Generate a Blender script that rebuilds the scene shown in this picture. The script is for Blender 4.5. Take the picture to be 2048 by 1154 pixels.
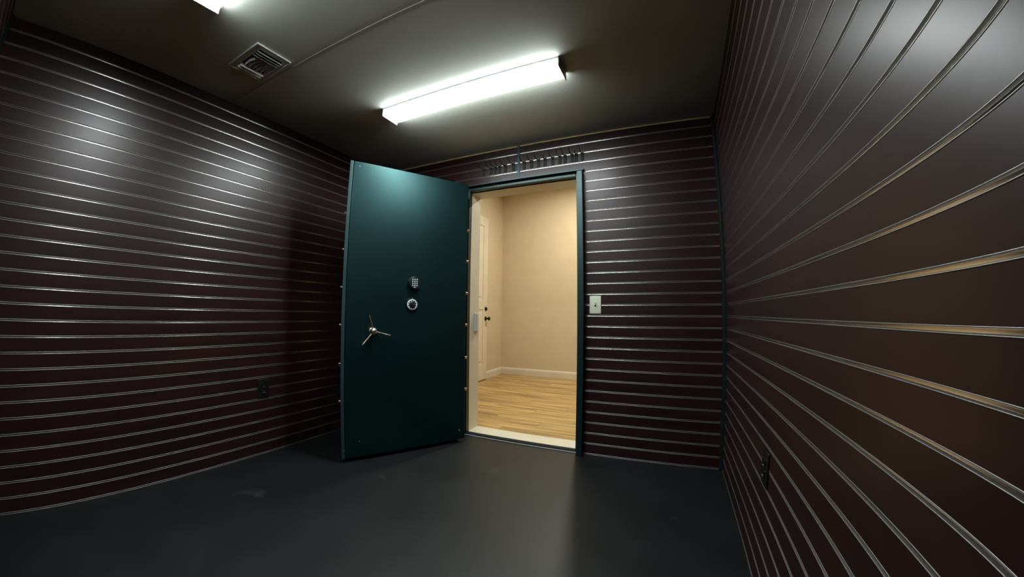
import bpy, bmesh, math, random
from mathutils import Matrix, Vector

for o in list(bpy.data.objects):
    bpy.data.objects.remove(o, do_unlink=True)
scene = bpy.context.scene
COL = scene.collection
random.seed(7)

# ------------------------------------------------------------------ room measurements (metres, floor z = 0)
XL, XR = -2.5075, 0.3577           # side walls
YB, YN = 2.5421, -0.3480           # wall with the vault door, wall behind the photographer
H = 2.3637                         # ceiling
S = 0.0762                         # slatwall groove spacing (3 in)
def zk(k): return 0.008 + (31 - k) * S

# ------------------------------------------------------------------ camera: an ultra-wide action-camera lens
cd = bpy.data.cameras.new('camera')
cam = bpy.data.objects.new('camera', cd)
COL.objects.link(cam)
cam.matrix_world = Matrix(((0.9125, 0.0169, 0.4087, 0.0),
                           (0.4089, -0.0630, -0.9104, 0.0),
                           (0.0104, 0.9979, -0.0644, 1.0224),
                           (0, 0, 0, 1)))
cd.type = 'PANO'
cd.sensor_fit = 'HORIZONTAL'
cd.sensor_width = 36.0
cd.clip_start = 0.01
_pc = cd.cycles if hasattr(cd, 'cycles') and hasattr(cd.cycles, 'panorama_type') else cd
_pc.panorama_type = 'FISHEYE_LENS_POLYNOMIAL'
_pc.fisheye_fov = math.radians(175)
_pc.fisheye_polynomial_k0 = 0.0
_pc.fisheye_polynomial_k1 = -0.07876067919830389
_pc.fisheye_polynomial_k2 = -0.00020833519799576798
_pc.fisheye_polynomial_k3 = 0.00012830718077011852
_pc.fisheye_polynomial_k4 = -4.1076165926750864e-06
scene.camera = cam

# ------------------------------------------------------------------ world and exposure
w = bpy.data.worlds.new('world'); scene.world = w
w.use_nodes = True
w.node_tree.nodes['Background'].inputs[0].default_value = (0.02, 0.02, 0.02, 1)
w.node_tree.nodes['Background'].inputs[1].default_value = 0.0
scene.view_settings.view_transform = 'Standard'
scene.view_settings.look = 'None'
scene.view_settings.gamma = 1.0
scene.view_settings.exposure = 0.0
scene.view_settings.use_curve_mapping = False
scene.cycles.use_denoising = True
scene.cycles.max_bounces = 10
scene.cycles.caustics_reflective = False

VAULT_LAMP = 62.0                  # radiance of the two wraparound lenses, below
VAULT_SIDE = 17.0                  # and through their ribbed sides
HALL_LAMP = 840.0                   # radiance of the hall's ceiling lamps

# ------------------------------------------------------------------ materials
def srgb(r, g, b):
    f = lambda c: (c / 12.92 if c <= 0.04045 else ((c + 0.055) / 1.055) ** 2.4)
    return (f(r / 255), f(g / 255), f(b / 255), 1)

def mat(name, col, rough=0.5, metal=0.0, spec=0.5, var=0.0, vscale=(6, 6, 6), bump=0.0, bscale=60.0, coords='Object',
        rvar=0.0, perobj=0.0, col2=None, detail=4.0, tint=None):
    m = bpy.data.materials.new(name); m.use_nodes = True
    nt = m.node_tree; b = nt.nodes['Principled BSDF']
    b.inputs['Base Color'].default_value = col
    b.inputs['Roughness'].default_value = rough
    b.inputs['Metallic'].default_value = metal
    b.inputs['Specular IOR Level'].default_value = spec
    if tint: b.inputs['Specular Tint'].default_value = tint
    tc = nt.nodes.new('ShaderNodeTexCoord'); mp = nt.nodes.new('ShaderNodeMapping')
    mp.inputs['Scale'].default_value = vscale
    src = tc.outputs[coords]
    if perobj:
        oi = nt.nodes.new('ShaderNodeObjectInfo'); mul = nt.nodes.new('ShaderNodeMath'); mul.operation = 'MULTIPLY'
        mul.inputs[1].default_value = 37.0
        nt.links.new(oi.outputs['Random'], mul.inputs[0])
        nt.links.new(mul.outputs[0], mp.inputs['Location'])
    nt.links.new(src, mp.inputs['Vector'])
    if var or col2:
        n = nt.nodes.new('ShaderNodeTexNoise'); n.inputs['Scale'].default_value = 1.0; n.inputs['Detail'].default_value = detail
        nt.links.new(mp.outputs[0], n.inputs['Vector'])
        r = nt.nodes.new('ShaderNodeValToRGB')
        c2 = col2 or tuple(min(1, c * (1 + var)) for c in col[:3]) + (1,)
        c1 = tuple(c * (1 - var) for c in col[:3]) + (1,)
        r.color_ramp.elements[0].position = 0.32; r.color_ramp.elements[0].color = c1
        r.color_ramp.elements[1].position = 0.68; r.color_ramp.elements[1].color = c2
        nt.links.new(n.outputs['Fac'], r.inputs['Fac'])
        out = r.outputs['Color']
        if perobj:
            hs = nt.nodes.new('ShaderNodeHueSaturation')
            mr = nt.nodes.new('ShaderNodeMapRange'); mr.inputs['To Min'].default_value = 1 - perobj; mr.inputs['To Max'].default_value = 1 + perobj
            nt.links.new(oi.outputs['Random'], mr.inputs['Value']); nt.links.new(mr.outputs[0], hs.inputs['Value'])
            nt.links.new(out, hs.inputs['Color']); out = hs.outputs['Color']
        nt.links.new(out, b.inputs['Base Color'])
        if rvar:
            mr2 = nt.nodes.new('ShaderNodeMapRange'); mr2.inputs['To Min'].default_value = rough - rvar; mr2.inputs['To Max'].default_value = rough + rvar
            nt.links.new(n.outputs['Fac'], mr2.inputs['Value']); nt.links.new(mr2.outputs[0], b.inputs['Roughness'])
    if bump:
        n2 = nt.nodes.new('ShaderNodeTexNoise'); n2.inputs['Scale'].default_value = bscale; n2.inputs['Detail'].default_value = 3
        bp = nt.nodes.new('ShaderNodeBump'); bp.inputs['Strength'].default_value = bump; bp.inputs['Distance'].default_value = 0.002
        nt.links.new(tc.outputs[coords], n2.inputs['Vector']); nt.links.new(n2.outputs['Fac'], bp.inputs['Height'])
        nt.links.new(bp.outputs[0], b.inputs['Normal'])
    return m

def emat(name, col, strength):
    m = bpy.data.materials.new(name); m.use_nodes = True
    b = m.node_tree.nodes['Principled BSDF']
    b.inputs['Base Color'].default_value = (0.8, 0.8, 0.8, 1)
    b.inputs['Emission Color'].default_value = col
    b.inputs['Emission Strength'].default_value = strength
    return m

M = {}
M['laminate'] = mat('mahogany_laminate', (0.0185, 0.0064, 0.0058, 1), 0.345, spec=0.42, tint=(1.0, 0.95, 1.0, 1), var=0.25, vscale=(1.5, 14, 14), perobj=0.08)
M['backing'] = mat('dark_backing_board', (0.012, 0.008, 0.007, 1), 0.7, var=0.2)
M['aluminium'] = mat('brushed_aluminium_insert', (0.54, 0.51, 0.48, 1), 0.19, metal=1.0, var=0.06, vscale=(3, 40, 40))
M['lip'] = mat('satin_aluminium_lip', (0.36, 0.34, 0.335, 1), 0.46, metal=1.0, var=0.06, vscale=(3, 40, 40))
M['ceiling'] = mat('taupe_ceiling_paint', (0.72, 0.74, 0.68, 1), 0.55, spec=0.2, var=0.05, vscale=(2, 2, 2), bump=0.05, bscale=400)
M['floor'] = mat('charcoal_floor_sheet', (0.0068, 0.0086, 0.0094, 1), 0.48, spec=0.4, var=0.22, vscale=(3, 3, 3), bump=0.08, bscale=300, rvar=0.05)
def scuffs(m, scale, lo, hi, col):
    nt = m.node_tree; b = nt.nodes['Principled BSDF']; src = b.inputs['Base Color'].links[0].from_socket
    tc = nt.nodes.new('ShaderNodeTexCoord'); n = nt.nodes.new('ShaderNodeTexNoise'); n.inputs['Scale'].default_value = scale; n.inputs['Detail'].default_value = 6
    mr = nt.nodes.new('ShaderNodeMapRange'); mr.inputs['From Min'].default_value = lo; mr.inputs['From Max'].default_value = hi
    mx = nt.nodes.new('ShaderNodeMix'); mx.data_type = 'RGBA'; mx.inputs['B'].default_value = col
    nt.links.new(tc.outputs['Object'], n.inputs['Vector']); nt.links.new(n.outputs['Fac'], mr.inputs['Value'])
    nt.links.new(mr.outputs[0], mx.inputs['Factor']); nt.links.new(src, mx.inputs['A']); nt.links.new(mx.outputs['Result'], b.inputs['Base Color'])
scuffs(M['floor'], 4.2, 0.66, 0.80, (0.030, 0.032, 0.032, 1))      # dusty scuff marks
M['teal'] = mat('dark_teal_enamel', (0.0015, 0.0075, 0.0085, 1), 0.36, spec=0.5, tint=(0.45, 0.95, 1.0, 1), var=0.15, vscale=(3, 3, 3), bump=0.03, bscale=160, rvar=0.03)
M['frameteal'] = mat('teal_frame_enamel', (0.004, 0.013, 0.014, 1), 0.40, spec=0.55, var=0.15, tint=(0.75, 0.97, 1.0, 1))
M['tealstrip'] = mat('teal_grey_metal_strip', (0.018, 0.036, 0.040, 1), 0.42, spec=0.5, tint=(0.6, 0.95, 1.0, 1), var=0.1)
M['darktrim'] = mat('dark_blue_green_trim', (0.005, 0.011, 0.013, 1), 0.6, spec=0.12, var=0.15)
M['mdf'] = mat('raw_fibreboard_edge', (0.38, 0.26, 0.12, 1), 0.8, var=0.2, vscale=(20, 20, 20))
M['brass'] = mat('worn_brass', (0.26, 0.18, 0.11, 1), 0.45, metal=1.0, var=0.2, vscale=(40, 40, 40))
M['satin'] = mat('satin_nickel_bronze', (0.55, 0.45, 0.36, 1), 0.35, metal=1.0, var=0.15, vscale=(30, 30, 30))
M['black'] = mat('black_plastic', (0.006, 0.007, 0.008, 1), 0.35, var=0.2)
M['blacksteel'] = mat('black_powder_coated_steel', (0.008, 0.013, 0.013, 1), 0.6, spec=0.2, var=0.2)
M['keys'] = mat('pale_grey_key_plastic', (0.45, 0.52, 0.54, 1), 0.5, var=0.1)
M['dialwhite'] = mat('white_dial_print', (0.62, 0.70, 0.70, 1), 0.45, var=0.06)
M['white'] = mat('white_enamel', (0.70, 0.71, 0.70, 1), 0.35, var=0.04)
M['ventgrey'] = mat('grey_painted_register', (0.78, 0.78, 0.80, 1), 0.4, var=0.05)
M['ventdark'] = mat('dark_duct', (0.004, 0.006, 0.006, 1), 0.8, var=0.2)
M['ivory'] = mat('ivory_switch_plastic', (0.60, 0.63, 0.50, 1), 0.35, var=0.04)
M['cream'] = mat('cream_gloss_paint', (0.66, 0.60, 0.48, 1), 0.4, var=0.04, vscale=(5, 5, 5))
M['hallwall'] = mat('tan_wall_paint', (0.60, 0.50, 0.34, 1), 0.65, spec=0.3, var=0.03, bump=0.04, bscale=300)
M['hallceil'] = mat('white_hall_ceiling', (0.72, 0.69, 0.62, 1), 0.8, var=0.03)
M['plank'] = mat('golden_oak_plank', (0.40, 0.24, 0.085, 1), 0.38, var=0.35, vscale=(1.6, 22, 22), perobj=0.10, rvar=0.05, col2=(0.60, 0.40, 0.16, 1), bump=0.03, bscale=120)
M['plankgap'] = mat('dark_plank_joint', (0.12, 0.07, 0.03, 1), 0.8, var=0.1)
M['bronze'] = mat('oil_rubbed_bronze', (0.020, 0.015, 0.012, 1), 0.35, metal=0.6, var=0.2)
M['grey'] = mat('light_grey_plastic', (0.48, 0.50, 0.48, 1), 0.45, var=0.05)
M['sillgrey'] = mat('grey_metal_sill_strip', (0.16, 0.17, 0.18, 1), 0.4, var=0.15)
M['tube'] = emat('lit_prismatic_lens', (0.90, 1.0, 0.97, 1), VAULT_LAMP)
M['tubeside'] = emat('lit_ribbed_lens_side', (0.90, 1.0, 0.97, 1), VAULT_SIDE)
M['hallbulb'] = emat('lit_hall_diffuser', (1.0, 0.97, 0.83, 1), HALL_LAMP)

# ------------------------------------------------------------------ helpers
def link(o, parent=None):
    COL.objects.link(o)
    if parent: o.parent = parent
    return o

def tag(o, label=None, cat=None, group=None, kind=None):
    if label: o['label'] = label
    if cat: o['category'] = cat
    if group: o['group'] = group
    if kind: o['kind'] = kind
    return o

def empty(name, loc=(0, 0, 0), rz=0.0):
    o = bpy.data.objects.new(name, None); o.location = loc; o.rotation_euler = (0, 0, rz); o.empty_display_size = 0.05
    return link(o)

class MB:
    """collects shapes into one bmesh; build() links them as one mesh object"""
    def __init__(s): s.bm = bmesh.new()
    def box(s, x0, x1, y0, y1, z0, z1, bevel=0.0, seg=2):
        r = bmesh.ops.create_cube(s.bm, size=1.0)
        vs = r['verts']
        for v in vs:
            v.co = Vector((x0 + (v.co.x + .5) * (x1 - x0), y0 + (v.co.y + .5) * (y1 - y0), z0 + (v.co.z + .5) * (z1 - z0)))
        if bevel:
            es = list({e for v in vs for e in v.link_edges})
            bmesh.ops.bevel(s.bm, geom=es, offset=bevel, segments=seg, affect='EDGES', profile=0.5)
        return s
    def lathe(s, prof, axis_o, axis, seg=32):
        """prof: (radius, height) along axis from axis_o"""
        a = Vector(axis).normalized(); u = a.orthogonal().normalized(); v = a.cross(u); o = Vector(axis_o)
        rings = []
        for (r, h) in prof:
            if r < 1e-6: rings.append([s.bm.verts.new(o + a * h)])
            else: rings.append([s.bm.verts.new(o + a * h + (u * math.cos(2 * math.pi * i / seg) + v * math.sin(2 * math.pi * i / seg)) * r) for i in range(seg)])
        for A, B in zip(rings, rings[1:]):
            for i in range(seg):
                j = (i + 1) % seg
                if len(A) == 1 and len(B) == 1: continue
                if len(A) == 1: f = (A[0], B[i], B[j])
                elif len(B) == 1: f = (A[i], B[0], A[j])
                else: f = (A[i], B[i], B[j], A[j])
                s.bm.faces.new(f)
        return s
    def tube(s, pts, rad, seg=10):
        pts = [Vector(p) for p in pts]; rings = []
        rads = rad if isinstance(rad, (list, tuple)) else [rad] * len(pts)
        for i, p in enumerate(pts):
            t = (pts[min(i + 1, len(pts) - 1)] - pts[max(i - 1, 0)]).normalized()
            ref = Vector((1, 0, 0)) if abs(t.x) < 0.9 else Vector((0, 1, 0))
            u = t.cross(ref).normalized(); v = t.cross(u)
            rings.append([s.bm.verts.new(p + (u * math.cos(2 * math.pi * k / seg) + v * math.sin(2 * math.pi * k / seg)) * rads[i]) for k in range(seg)])
        for A, B in zip(rings, rings[1:]):
            for k in range(seg): s.bm.faces.new((A[k], A[(k + 1) % seg], B[(k + 1) % seg], B[k]))
        s.bm.faces.new(rings[0]); s.bm.faces.new(rings[-1])
        return s
    def extrude_x(s, prof, x0, x1, close=False):
        """prof: (y, z) points swept along x"""
        A = [s.bm.verts.new((x0, y, z)) for y, z in prof]; B = [s.bm.verts.new((x1, y, z)) for y, z in prof]
        n = len(prof)
        for i in range(n if close else n - 1):
            j = (i + 1) % n; s.bm.faces.new((A[i], A[j], B[j], B[i]))
        if close:
            s.bm.faces.new(A); s.bm.faces.new(B)
        return s
    def mesh(s, name, m, smooth=False):
        bmesh.ops.recalc_face_normals(s.bm, faces=s.bm.faces)
        me = bpy.data.meshes.new(name); s.bm.to_mesh(me); s.bm.free()
        me.materials.append(M[m])
        if smooth:
            me.polygons.foreach_set('use_smooth', [True] * len(me.polygons))
            try: me.set_sharp_from_angle(angle=math.radians(35))
            except Exception: pass
        return me
    def build(s, name, m, parent=None, smooth=False):
        return link(bpy.data.objects.new(name, s.mesh(name, m, smooth)), parent)

def place(me, name, loc, parent=None, rot=None):
    o = bpy.data.objects.new(name, me); o.location = loc
    if rot: o.rotation_euler = rot
    return link(o, parent)

# ------------------------------------------------------------------ slatwall walls (each slat and each aluminium insert a piece)
# local wall frame: x to the right along the wall seen from the room, y = 0 at the slat faces (+y into the wall), z up
GAP = 0.0098                       # opening between two slats
_slat, _ins = {}, {}
def slat_mesh(L, h):
    k = (round(L, 4), round(h, 4))
    if k not in _slat:
        b = 0.0012
        prof = [(0.012, 0), (b, 0), (0, b), (0, h - b), (b, h), (0.012, h)]
        _slat[k] = MB().extrude_x(prof, 0, L, close=True).mesh('slat', 'laminate')
    return _slat[k]
def insert_mesh(L):
    k = round(L, 4)
    if k not in _ins:
        g = GAP / 2; c = g - .0002; rr = .0010          # half-round lips, straight shelves, flat back
        lip = [(-rr * math.sin(math.pi * i / 6), c + rr * math.cos(math.pi * i / 6)) for i in range(7)]
        up = lip + [(.0065, c - rr), (.0076, c - rr - .0004), (.0080, c - rr - .0014)]
        prof = up + [(y_, -z_) for y_, z_ in reversed(up)]
        me = MB().extrude_x(prof, 0, L).mesh('groove_insert', 'lip', smooth=True)
        me.materials.append(M['aluminium'])
        for pl in me.polygons:
            if pl.center.y > .0070: pl.material_index = 1
        _ins[k] = me
    return _ins[k]

def slat_rows(wall, x0, x1, ztop_limit=H, zbot_limit=0.0):
    """slats and inserts of one stretch of wall between x0 and x1"""
    for k in range(0, 31):
        top = H - 0.0005 if k == 0 else zk(k) - GAP / 2
        bot = zk(k + 1) + GAP / 2
        if top > ztop_limit + 0.004 or bot < zbot_limit - 0.004: continue
        place(slat_mesh(x1 - x0, top - bot), 'slat', (x0, 0, bot), wall)
    for k in range(1, 32):
        if zk(k) > ztop_limit + 0.002 or zk(k) < zbot_limit: continue
        place(insert_mesh(x1 - x0), 'groove_insert', (x0, 0, zk(k) if k < 31 else 0.0075), wall)

def slat_wall(name, loc, rz, L, label):
    wl = MB().box(-0.03, L + 0.03, 0.012, 0.09, 0.0, H + 0.02).build(name, 'backing')
    wl.location = loc; wl.rotation_euler = (0, 0, rz)
    tag(wl, label, 'wall', kind='structure')
    return wl

DEP, WID = YB - YN, XR - XL
wl = slat_wall('wall_left', (XL, YN, 0), math.pi / 2, DEP, 'long dark mahogany slatwall to the left of the open vault door')
slat_rows(wl, 0, DEP)
wr = slat_wall('wall_right', (XR, YB, 0), -math.pi / 2, DEP, 'dark mahogany slatwall close to the camera on the right')
slat_rows(wr, 0, DEP)
wn = slat_wall('wall_near', (XR, YN, 0), math.pi, WID, 'dark slatwall just showing at the top left corner of the photo')
slat_rows(wn, 0, WID)

# wall with the doorway: backing in three pieces around the opening
FX0, FX1, FZ = -1.612, -0.567, 2.0705             # outer edges of the steel door frame
WT = 2.79                                          # hall side of this wall
b = MB()
b.box(XL - .03, FX0, YB + .012, YB + .09, 0, H + .02); b.box(FX1, XR + .03, YB + .012, YB + .09, 0, H + .02); b.box(FX0, FX1, YB + .012, YB + .09, FZ, H + .02)
wb = b.build('wall_back', 'backing')
for v in wb.data.vertices: v.co -= Vector((XL, YB, 0))
wb.location = (XL, YB, 0)
tag(wb, 'slatwall with the vault doorway, hooks and light switch', 'wall', kind='structure')
SEAM = -1.0945
lx = lambda x: x - XL
slat_rows(wb, 0, lx(FX0), ztop_limit=FZ)
slat_rows(wb, lx(FX1), lx(XR), ztop_limit=FZ)
slat_rows(wb, 0, lx(SEAM) - .009, zbot_limit=FZ + .001)
slat_rows(wb, lx(SEAM) + .009, lx(XR), zbot_limit=FZ + .001)

# trims
t = MB().box(SEAM - .0095, SEAM + .0095, YB - .004, YB + .011, FZ, H - .001, .0015).build('trim_1', 'tealstrip')
tag(t, 'narrow grey-green metal strip over the slatwall joint above the doorway', 'trim', kind='structure')
q = [(0, 0), (-.020, 0), (-.0185, -.009), (-.0135, -.0150), (-.008, -.0195), (0, -.020)]
def corner_trim(name, x, y, sx, sy, label):
    bm = bmesh.new(); A = [bm.verts.new((x + sx * a, y + sy * c, 0.001)) for a, c in q]; B = [bm.verts.new((x + sx * a, y + sy * c, H - .001)) for a, c in q]
    n = len(q)
    for i in range(n): bm.faces.new((A[i], A[(i + 1) % n], B[(i + 1) % n], B[i]))
    bm.faces.new(A); bm.faces.new(B)
    mb = MB(); mb.bm.free(); mb.bm = bm
    o = mb.build(name, 'darktrim'); tag(o, label, 'trim', kind='structure')
corner_trim('trim_2', XR - .0005, YB - .0005, 1, 1, 'dark corner moulding where the doorway wall meets the right slatwall')
corner_trim('trim_3', XL + .0005, YB - .0005, -1, 1, 'dark corner moulding behind the open vault door')
corner_trim('trim_4', XL + .0005, YN + .0005, -1, -1, 'dark corner moulding at the top left corner of the photo')
for i, (a, c, lab) in enumerate(((XL + .02, SEAM - .0105, 'bare tan board edge under the ceiling left of the metal strip'), (SEAM + .0105, XR - .021, 'bare tan board edge under the ceiling right of the metal strip'))):
    tag(MB().box(a, c, YB - .0025, YB - .0003, H - .010, H - .0005).build('trim_%d' % (5 + i), 'mdf'), lab, 'trim', kind='structure')

# ------------------------------------------------------------------ floor and ceiling of the vault
fl = MB().box(XL - .02, XR + .02, YN - .02, 2.546, -0.05, 0.0).build('floor', 'floor')
tag(fl, 'dark charcoal sheet floor of the vault room', 'floor', kind='structure')
cl = MB().box(XL - .02, XR + .02, YN - .02, YB + .02, H + .006, H + .06).build('ceiling', 'ceiling')
tag(cl, 'taupe painted ceiling with one straight panel joint', 'ceiling', kind='structure')
SY = 1.0325
MB().box(XL - .011, XR + .011, YN - .011, SY - .0015, H, H + .006, .001, 1).build('ceiling_panel', 'ceiling', cl)
MB().box(XL - .011, XR + .011, SY + .0015, YB + .011, H, H + .006, .001, 1).build('ceiling_panel', 'ceiling', cl)
MB().box(XL + .002, XR - .002, SY - .0016, SY + .0016, H - .0018, H + .003, .0006, 1).build('seam_bead', 'grey', cl)

# ------------------------------------------------------------------ ceiling lights: 4 ft wraparound fixtures
def ceiling_light(x0, x1, y0, y1, label):
    r = empty('ceiling_light', ((x0 + x1) / 2, (y0 + y1) / 2, H)); tag(r, label, 'ceiling light', 'wraparound ceiling lights')
    L = (x1 - x0) / 2; W = (y1 - y0) / 2
    MB().box(-L + .004, L - .004, -W, W, -.010, 0, .002).build('housing', 'white', r)
    prof = [(-W + .004, -.009), (-W + .003, -.034), (-W + .008, -.045), (-W + .018, -.0495), (0, -.051), (W - .018, -.0495), (W - .008, -.045), (W - .003, -.034), (W - .004, -.009)]
    o = MB().extrude_x(prof, -L + .006, L - .006, close=True).build('lens', 'tube', r)
    o.data.materials.append(M['tubeside'])
    for pl in o.data.polygons:
        if abs(pl.normal.y) > .6: pl.material_index = 1
    for sx in (-1, 1):
        a, c = sorted((sx * (L - .006), sx * L))
        MB().box(a, c, -W - .002, W + .002, -.056, -.0002, .0015).build('end_cap', 'white', r)
ceiling_light(-1.697, -0.477, 1.634, 1.775, 'lit fluorescent wraparound ceiling light above the open vault door')
ceiling_light(-1.692, -0.472, 0.394, 0.535, 'lit ceiling light cut off by the top edge near the air vent')

# ------------------------------------------------------------------ ceiling air register
v = empty('ceiling_vent', (-1.947, 0.898, H)); tag(v, 'grey square ceiling air register with slanted and curved blades', 'air vent')
bx0, bx1, by0, by1 = -.153, .152, -.101, .101
ix0, ix1, iy0, iy1 = -.124, .114, -.066, .077
b = MB()
b.box(bx0, bx1, by0, iy0, -.006, 0, .002); b.box(bx0, bx1, iy1, by1, -.006, 0, .002); b.box(bx0, ix0, iy0, iy1, -.006, 0, .002); b.box(ix1, bx1, iy0, iy1, -.006, 0, .002)
b.build('frame', 'ventgrey', v)
for (a, c, d, e) in ((bx0, bx1, by0 - .002, by0 + .003), (bx1 - .003, bx1 + .002, by0, by1), (bx0, bx1, by1 - .003, by1 + .002), (bx0 - .002, bx0 + .003, by0, by1)):
    MB().box(a, c, d, e, -.0095, -.0002, .001, 1).build('rim', 'white', v)
MB().box(ix0 - .002, ix1 + .002, iy0 - .002, iy1 + .002, -.0012, -.0004).build('duct_opening', 'ventdark', v)
def blade_y(x, tilt):
    m = MB(); m.box(-.0012, .0012, iy0, iy1, -.009, .009); o = m.build('blade', 'white', v); o.location = (x, 0, -.0095); o.rotation_euler = (0, tilt, 0)
for x in (.098, .075, .052): blade_y(x, -.75)
for x in (-.110, -.084): blade_y(x, .25)
for i in range(6):
    y = iy0 + .012 + i * .0238
    pts = [(-.066 + .0175 * j, y + (0.010 * max(0, (j - 3)) ** 1.6 / 3.2 if j > 3 else 0)) for j in range(7)]
    m = MB()
    for (xa, ya), (xb, yb_) in zip(pts, pts[1:]):
        vs = [m.bm.verts.new(c) for c in ((xa, ya, -.001), (xb, yb_, -.001), (xb, yb_ + .009, -.013), (xa, ya + .009, -.013))]
        m.bm.faces.new(vs)
        vs2 = [m.bm.verts.new(c) for c in ((xa, ya + .0016, -.001), (xb, yb_ + .0016, -.001), (xb, yb_ + .0106, -.013), (xa, ya + .0106, -.013))]
        m.bm.faces.new(vs2); m.bm.faces.new((vs[3], vs[2], vs2[2], vs2[3]))
    m.build('curved_blade', 'ventgrey', v)
for (x, y) in ((-.148, .026), (.134, .004)):
    MB().lathe([(0, -.0085), (.003, -.008), (.0042, -.006), (.0042, -.005)], (x, y, 0), (0, 0, 1), 12).build('screw', 'white', v, True)

# ------------------------------------------------------------------ steel frame of the vault door
F = empty('vault_door_frame', ((FX0 + FX1) / 2, YB, 0)); tag(F, 'dark teal steel frame around the open vault doorway', 'door frame')
fx = lambda x: x - (FX0 + FX1) / 2
fy = lambda y: y - YB
YF, YL, YE = 2.485, 2.550, 2.595
MB().box(fx(-.607), fx(-.567), fy(YF), fy(YL), .0, 2.054, .002).build('jamb', 'frameteal', F)
MB().box(fx(-1.612), fx(-1.590), fy(YF), fy(YL), .0, 2.054, .002).build('jamb', 'frameteal', F)
MB().box(fx(-1.612), fx(-.560), fy(2.515), fy(2.5412), 2.0675, 2.082, .002).build('header', 'frameteal', F)
MB().box(fx(-1.606), fx(-1.548), fy(YL), fy(YE), .012, 2.0695, .0015).build('door_stop', 'frameteal', F)
MB().box(fx(-.628), fx(-.5675), fy(YL), fy(YE), .012, 2.0695, .0015).build('door_stop', 'frameteal', F)
MB().box(fx(-1.548), fx(-.628), fy(YL), fy(YE), 2.037, 2.0675, .004).build('header_stop', 'frameteal', F)
MB().box(fx(-1.606), fx(-.570), fy(YL), fy(YE), .0, .012, .001).build('sill', 'darktrim', F)
MB().box(fx(-1.588), fx(-.609), fy(2.531), fy(2.5495), .0005, .006, .0015).build('sill_strip', 'sillgrey', F)

# painted reveal through the thickness of the wall
RV = empty('trim_7', (-1.09, 2.69, 0)); tag(RV, 'cream painted lining and threshold of the vault doorway', 'door lining', kind='structure')
rx = lambda x: x + 1.09
ry = lambda y: y - 2.69
MB().box(rx(-1.590), rx(-1.556), ry(YE + .0005), ry(2.760), .014, 2.062, .001).build('side_lining', 'cream', RV)
MB().box(rx(-.622), rx(-.590), ry(YE + .0005), ry(2.760), .014, 2.062, .001).build('side_lining', 'cream', RV)
MB().box(rx(-1.556), rx(-.622), ry(YE + .0005), ry(2.760), 2.030, 2.062, .001).build('head_lining', 'cream', RV)
MB().box(rx(-1.590), rx(-.590), ry(YE + .0005), ry(2.752), -.02, .014, .002).build('threshold', 'cream', RV)
sb = empty('strike_box', (-1.556, 2.700, .93)); tag(sb, 'small pale grey strike box on the cream door lining', 'strike box')
MB().box(.0003, .020, -.022, .026, -.080, .076, .003).build('body', 'grey', sb)
MB().box(.020, .024, -.010, .014, -.074, .070, .0015).build('cover', 'grey', sb)
MB().lathe([(0, 0), (.003, 0), (.004, .006), (0, .007)], (.010, 0, -.087), (0, 0, 1), 12).build('screw', 'bronze', sb, True)

# ------------------------------------------------------------------ the vault door, swung into the room
# local frame: x from the hinge edge towards the free edge, y = 0 at the outer face (-y towards the camera), z up
HX, HY = -1.4717, 2.4032
ang = math.atan2(-0.8605, -0.5095)
D = empty('vault_door', (HX, HY, 0), ang); tag(D, 'heavy dark teal vault door standing open with keypad, dial and handle', 'vault door')
# local +x = (-.5095,-.8605); local +y = (.8605,-.5095) which points at the camera, so the face looks along +y
PW, ZB, ZT = 0.894, 0.0282, 2.0368
MB().box(0, PW, -.008, 0, ZB, ZT, .003, 3).build('face_plate', 'teal', D)
MB().box(PW + .0035, PW + .026, -.010, .0005, ZB - .001, ZT + .001, .003, 3).build('edge_strip', 'tealstrip', D)
MB().box(.010, PW + .004, -.030, -.008, ZB + .006, ZT - .006, .002).build('backing_plate', 'darktrim', D)
MB().box(.004, PW - .006, -.110, -.030, ZB + .02, ZT - .02, .004).build('door_body', 'teal', D)
for z in (1.675, 1.424, 1.1685, 0.916, 0.6565, 0.4047):
    MB().lathe([(.0115, 0), (.0115, .034), (.0095, .038), (0, .038)], (PW - .008, -.062, z), (1, 0, 0), 20).build('locking_bolt', 'brass', D, True)
    MB().lathe([(.0115, 0), (.0115, .052), (.0095, .056), (0, .056)], (.008, -.062, z - .004), (-1, 0, 0), 20).build('locking_bolt', 'brass', D, True)
for z in (0.25, 1.05, 1.80):
    MB().lathe([(0, 0), (.014, 0), (.014, .12), (0, .12)], (.010, -.122, z), (0, 0, 1), 20).build('hinge_knuckle', 'darktrim', D, True)
# electronic keypad
kx, kz = .4306, 1.2185
k = MB().lathe([(.0460, 0), (.0460, .006), (.0445, .010), (.0435, .031), (.0420, .0345), (.0395, .0355), (.0385, .0335), (0, .0335)], (kx, 0, kz), (0, 1, 0), 48).build('keypad', 'black', D, True)
key = MB().box(-.0045, .0045, 0, .0024, -.0045, .0045, .0012, 2).mesh('key', 'keys')
for r_ in range(4):
    for c_ in range(3):
        place(key, 'key', (kx + (c_ - 1) * .0158, .0335, kz + .0240 - r_ * .0145), k)
MB().box(kx - .009, kx + .009, .0335, .0352, kz - .0345, kz - .0300, .0008, 1).build('name_plate', 'keys', k)
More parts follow.
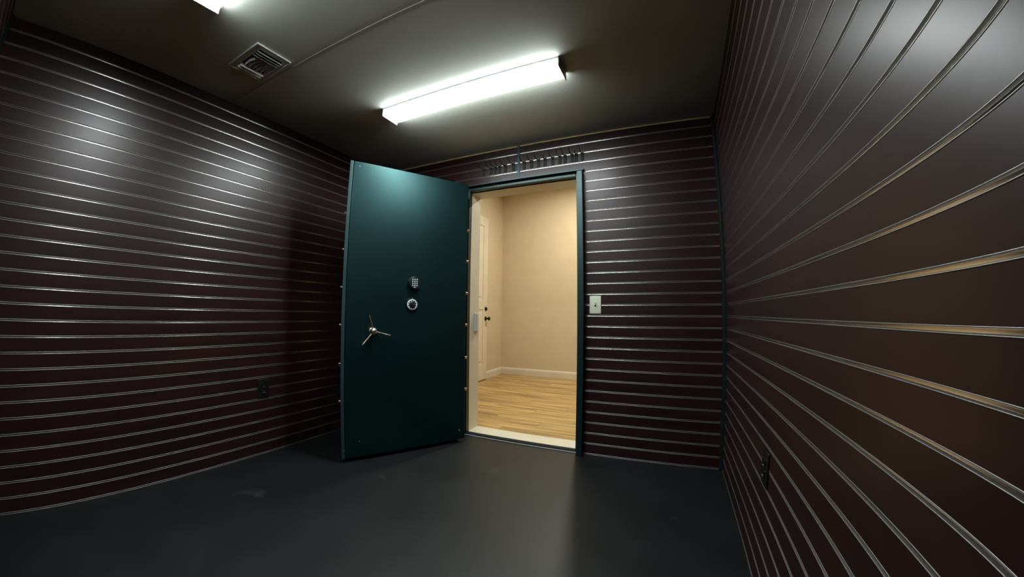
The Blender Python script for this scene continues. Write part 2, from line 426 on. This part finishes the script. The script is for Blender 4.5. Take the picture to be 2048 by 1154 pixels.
# combination dial
dx, dz = .4385, 1.0640
dl = MB().lathe([(.0480, 0), (.0480, .008), (.0455, .011), (.0400, .011), (.0395, .009), (0, .009)], (dx, 0, dz), (0, 1, 0), 48).build('combination_dial', 'black', D, True)
MB().lathe([(.0375, .0090), (.0375, .0140), (.0362, .0155), (.0315, .0155), (.0310, .0120)], (dx, 0, dz), (0, 1, 0), 48).build('dial_ring', 'dialwhite', dl, True)
MB().lathe([(.0312, .0100), (.0312, .0150), (.0225, .0158), (.0180, .0190), (.0165, .0300), (.0140, .0330), (0, .0335)], (dx, 0, dz), (0, 1, 0), 40).build('dial_knob', 'black', dl, True)
for i in range(10):
    a = 2 * math.pi * (i + .5) / 10
    m = MB(); m.box(-.0034, .0034, -.0012, .0012, -.0034, .0042, .0005, 1); o = m.build('dial_mark', 'dialwhite', dl)
    o.location = (dx + .0280 * math.sin(a), .0156, dz + .0280 * math.cos(a)); o.rotation_euler = (0, a, 0)
MB().lathe([(0, .0335), (.004, .0335), (.0036, .0355), (0, .036)], (dx - .006, 0, dz + .001), (0, 1, 0), 16).build('knob_glint', 'satin', dl, True)  # small bright disc set off-centre, stands in for the highlight on the black knob
MB().box(dx - .0015, dx + .0015, .010, .0125, dz + .0400, dz + .0455, .0004, 1).build('index_mark', 'dialwhite', dl)
# three-spoke handle
hx, hz, ho = .716, .8790, .045
hd = MB().lathe([(.022, 0), (.022, .006), (.014, .010), (.0115, .026), (.018, .0285), (.0225, .036), (.0240, .045), (.0225, .054), (.0180, .0615), (.0100, .0660), (0, .0675)], (hx, 0, hz), (0, 1, 0), 32).build('handle_hub', 'satin', D, True)
for (ex, ez, sag, mm) in ((.030, .104, -.006, 'brass'), (.0745, -.0905, 0, 'satin'), (-.116, -.031, 0, 'satin')):
    P = [(hx + ex * f, ho + sag * f, hz + ez * f) for f in (.14, .35, .6, .8, .93, .98, 1.0)]
    MB().tube(P, [.0052, .0050, .0049, .0053, .0060, .0055, .0030], 14).build('spoke', mm, hd, True)
# little marks on the paint
m = MB(); m.tube([(.058, .0006, .110), (.045, .0006, .098), (.040, .0006, .088)], [.0006, .0016, .0005], 6); m.build('paint_chip', 'dialwhite', D)
for (x, z) in ((.855, 2.005), (.80, .135), (.903, .085)):
    MB().lathe([(.0028, -.002), (.0026, .0007), (0, .0010)], (x, 0, z), (0, 1, 0), 12).build('rivet', 'keys', D, True)

# ------------------------------------------------------------------ light switch and outlets
sw = empty('light_switch', (-.4935, YB, 1.0757)); tag(sw, 'ivory toggle light switch beside the right side of the door frame', 'light switch')
MB().box(-.041, .041, -.0068, -.0010, -.0627, .0627, .003, 3).build('wall_plate', 'ivory', sw, True)
MB().box(-.0055, .0055, -.0074, -.0064, -.0125, .0125, .0004, 1).build('toggle_slot', 'bronze', sw)
m = MB(); m.box(-.0036, .0036, -.015, .003, -.0042, .0042, .001, 2); o = m.build('toggle', 'ivory', sw); o.location = (0, -.0068, -.001); o.rotation_euler = (-.45, 0, 0)
for z in (.030, -.030):
    MB().lathe([(.0032, 0), (.0030, .0010), (0, .0013)], (0, -.0066, z), (0, -1, 0), 12).build('screw', 'ivory', sw, True)

def outlet(loc, rz, label):
    r = empty('power_outlet', loc, rz); tag(r, label, 'power outlet', 'black power outlets')
    MB().box(-.0410, .0410, -.0068, -.0011, -.0650, .0650, .003, 3).build('wall_plate', 'black', r, True)
    for z in (.0195, -.0195):
        rc = MB().box(-.0170, .0170, -.0090, -.0064, z - .0140, z + .0140, .006, 3).build('receptacle', 'black', r, True)
        for x in (-.0064, .0064):
            MB().box(x - .0012, x + .0012, -.0093, -.0088, z - .0010, z + .0070).build('slot', 'ventdark', rc)
        MB().lathe([(.0024, 0), (0, .0004)], (0, -.0089, z - .0075), (0, -1, 0), 12).build('ground_hole', 'grey', rc)
    MB().lathe([(.0032, 0), (.0030, .0010), (0, .0013)], (0, -.0066, 0), (0, -1, 0), 12).build('screw', 'black', r, True)
outlet((XL, 1.402, .4630), math.pi / 2, 'black power outlet low on the left slatwall near the vault door')
outlet((XR, 1.445, .4630), -math.pi / 2, 'black power outlet low on the right slatwall')

# ------------------------------------------------------------------ hooks over the doorway
HX_ = [-1.4104, -1.3438, -1.3029, -1.2618, -1.2108, -1.1397, -1.0447, -.9829, -.9237, -.8695, -.8080, -.7489, -.7075, -.6527, -.6213, -.5741]
ORD = ['first', 'second', 'third', 'fourth', 'fifth', 'sixth', 'seventh', 'eighth', 'ninth', 'tenth']
mp_plate = MB().box(-.0125, .0125, -.0042, -.0010, -.0640, .0040, .001, 1).mesh('plate', 'blacksteel')
mp_clip = MB().box(-.0125, .0125, -.0040, .0070, -.0030, -.0005, .0005, 1).mesh('clip', 'blacksteel')
def prong(L):
    P = [(0, -.003, -.008)] + [(0, -.003 - L * f, -.008 - .006 * math.sin(math.pi * min(1, f * 1.15)) + up) for f, up in ((.15, 0), (.35, -.002), (.55, -.003), (.72, -.001), (.85, .005), (.94, .012), (1.0, .019))]
    return MB().tube(P, .0031, 10).mesh('prong', 'blacksteel', True)
mp_long, mp_short = prong(.104), prong(.050)
for i, x in enumerate(HX_):
    short = i in (9, 14)
    r = empty('wall_hook', (x, YB, 2.2150))
    if i < 6: lab = '%sblack steel hook on the slatwall, %s hook from the left, left of the joint strip' % ('short ' if short else '', ORD[i])
    else: lab = '%s black steel hook above the doorway, %s hook right of the joint strip' % ('short' if short else 'long', ORD[i - 6])
    tag(r, lab, 'hook', 'black hooks above the doorway')
    place(mp_plate, 'plate', (0, 0, 0), r); place(mp_clip, 'clip', (0, 0, 0.0025), r)
    place(mp_short if short else mp_long, 'prong', (0, 0, 0), r)

# ------------------------------------------------------------------ the hall beyond the doorway
HXL, HYB, HXR, HH = -2.594, 5.372, 1.20, 3.05
b = MB().box(HXL - .1, HXL, WT - .03, HYB + .1, -.05, HH).build('wall_hall_left', 'hallwall'); tag(b, 'tan hall wall with the cream door, seen through the doorway', 'wall', kind='structure')
b = MB().box(HXL, HXR, HYB, HYB + .1, -.05, HH).build('wall_hall_back', 'hallwall'); tag(b, 'plain tan hall wall facing the vault doorway', 'wall', kind='structure')
b = MB().box(HXR, HXR + .1, WT - .03, HYB + .1, -.05, HH).build('wall_hall_right', 'hallwall'); tag(b, 'tan hall wall out of view to the right of the doorway', 'wall', kind='structure')
b = MB(); b.box(HXL, -1.590, 2.6325, 2.760, -.05, HH); b.box(-.590, HXR, 2.6325, 2.760, -.05, HH); b.box(-1.590, -.590, 2.6325, 2.760, 2.062, HH)
b = b.build('wall_hall_near', 'hallwall'); tag(b, 'hall side of the vault wall around the doorway', 'wall', kind='structure')
b = MB().box(HXL, HXR, 2.76, HYB, HH, HH + .05).build('ceiling_hall', 'hallceil'); tag(b, 'pale ceiling of the hall beyond the doorway', 'ceiling', kind='structure')
hf = MB().box(HXL, HXR, 2.752, HYB, -.05, -.004).build('floor_hall', 'plankgap'); tag(hf, 'golden oak plank floor of the hall beyond the doorway', 'floor', kind='structure')
PWD = .127
y = 2.7535; row = 0
while y < HYB - .002:
    y1 = min(y + PWD, HYB)
    x = HXL + .002 - ((row * .47) % 1.22)
    while x < HXR:
        x0, x1 = max(x, HXL + .002), min(x + 1.22, HXR)
        if x1 - x0 > .03:
            o = MB().box(x0, x1 - .0012, y, y1 - .0012, -.004, 0.0, .0008, 1).build('plank', 'plank', hf)
        x += 1.22
    y += PWD; row += 1
def base(name, x0, x1, y0, y1, label, axis):
    t_ = .015
    prof = [(0, 0), (-t_, 0), (-t_, .082), (-t_ + .003, .088), (-t_ + .003, .096), (-t_ + .009, .104), (-.002, .112), (0, .112)]
    if axis == 'x': o = MB().extrude_x([(y1 + a, z) for a, z in prof], x0, x1, close=True).build(name, 'cream')
    else:
        o = MB().extrude_x(prof, 0, y1 - y0, close=True).build(name, 'cream'); o.location = (x0, y0, 0); o.rotation_euler = (0, 0, math.pi / 2)
    tag(o, label, 'baseboard', kind='structure')
base('baseboard_hall_back', HXL + .0155, HXR, 0, HYB, 'white moulded baseboard along the far hall wall', 'x')
base('baseboard_hall_left', HXL, 0, 4.812, HYB, 'short white baseboard between the cream door and hall corner', 'y')

dr = empty('door_1', (HXL, 4.35, 0)); tag(dr, 'cream panelled hall door with bronze deadbolt and knob', 'door', kind='structure')
ly = lambda y: y - 4.35
X0, X1 = .0005, .034
b = MB()
b.box(X0, X1, ly(4.670), ly(4.800), .012, 2.440, .002); b.box(X0, X1, ly(3.900), ly(4.030), .012, 2.440, .002)
b.box(X0, X1, ly(4.030), ly(4.670), .012, .240, .002); b.box(X0, X1, ly(4.030), ly(4.670), 2.300, 2.440, .002); b.box(X0, X1, ly(4.030), ly(4.670), 1.050, 1.190, .002)
b.build('leaf', 'cream', dr)
for (z0, z1) in ((.240, 1.050), (1.190, 2.300)):
    MB().box(X0, X1 - .010, ly(4.030), ly(4.670), z0, z1).build('panel', 'cream', dr)
    MB().box(X0 + .01, X1 - .003, ly(4.075), ly(4.625), z0 + .045, z1 - .045, .006, 2).build('raised_field', 'cream', dr)
kz_ = .916
kn = MB().lathe([(.033, 0), (.033, .006), (.026, .010), (.012, .014), (.011, .036), (.020, .042), (.0285, .054), (.0275, .066), (.018, .074), (0, .076)], (X1, ly(4.748), kz_), (1, 0, 0), 28).build('knob', 'bronze', dr, True)
MB().lathe([(.031, 0), (.031, .008), (.026, .013), (.018, .015), (.017, .024), (0, .026)], (X1, ly(4.748), 1.060), (1, 0, 0), 28).build('deadbolt', 'bronze', dr, True)

def hall_light(x, y, label):
    r = empty('hall_downlight', (x, y, HH)); tag(r, label, 'ceiling light', 'hall ceiling lights')
    MB().lathe([(.105, 0), (.105, -.012), (.090, -.018), (.085, -.012), (.085, -.002)], (0, 0, 0), (0, 0, 1), 40).build('trim_ring', 'white', r, True)
    MB().lathe([(0, -.0145), (.05, -.0140), (.084, -.011)], (0, 0, 0), (0, 0, 1), 40).build('diffuser', 'hallbulb', r, True)
hall_light(-1.00, 4.25, 'round warm ceiling lamp in the hall, out of view above the doorway')
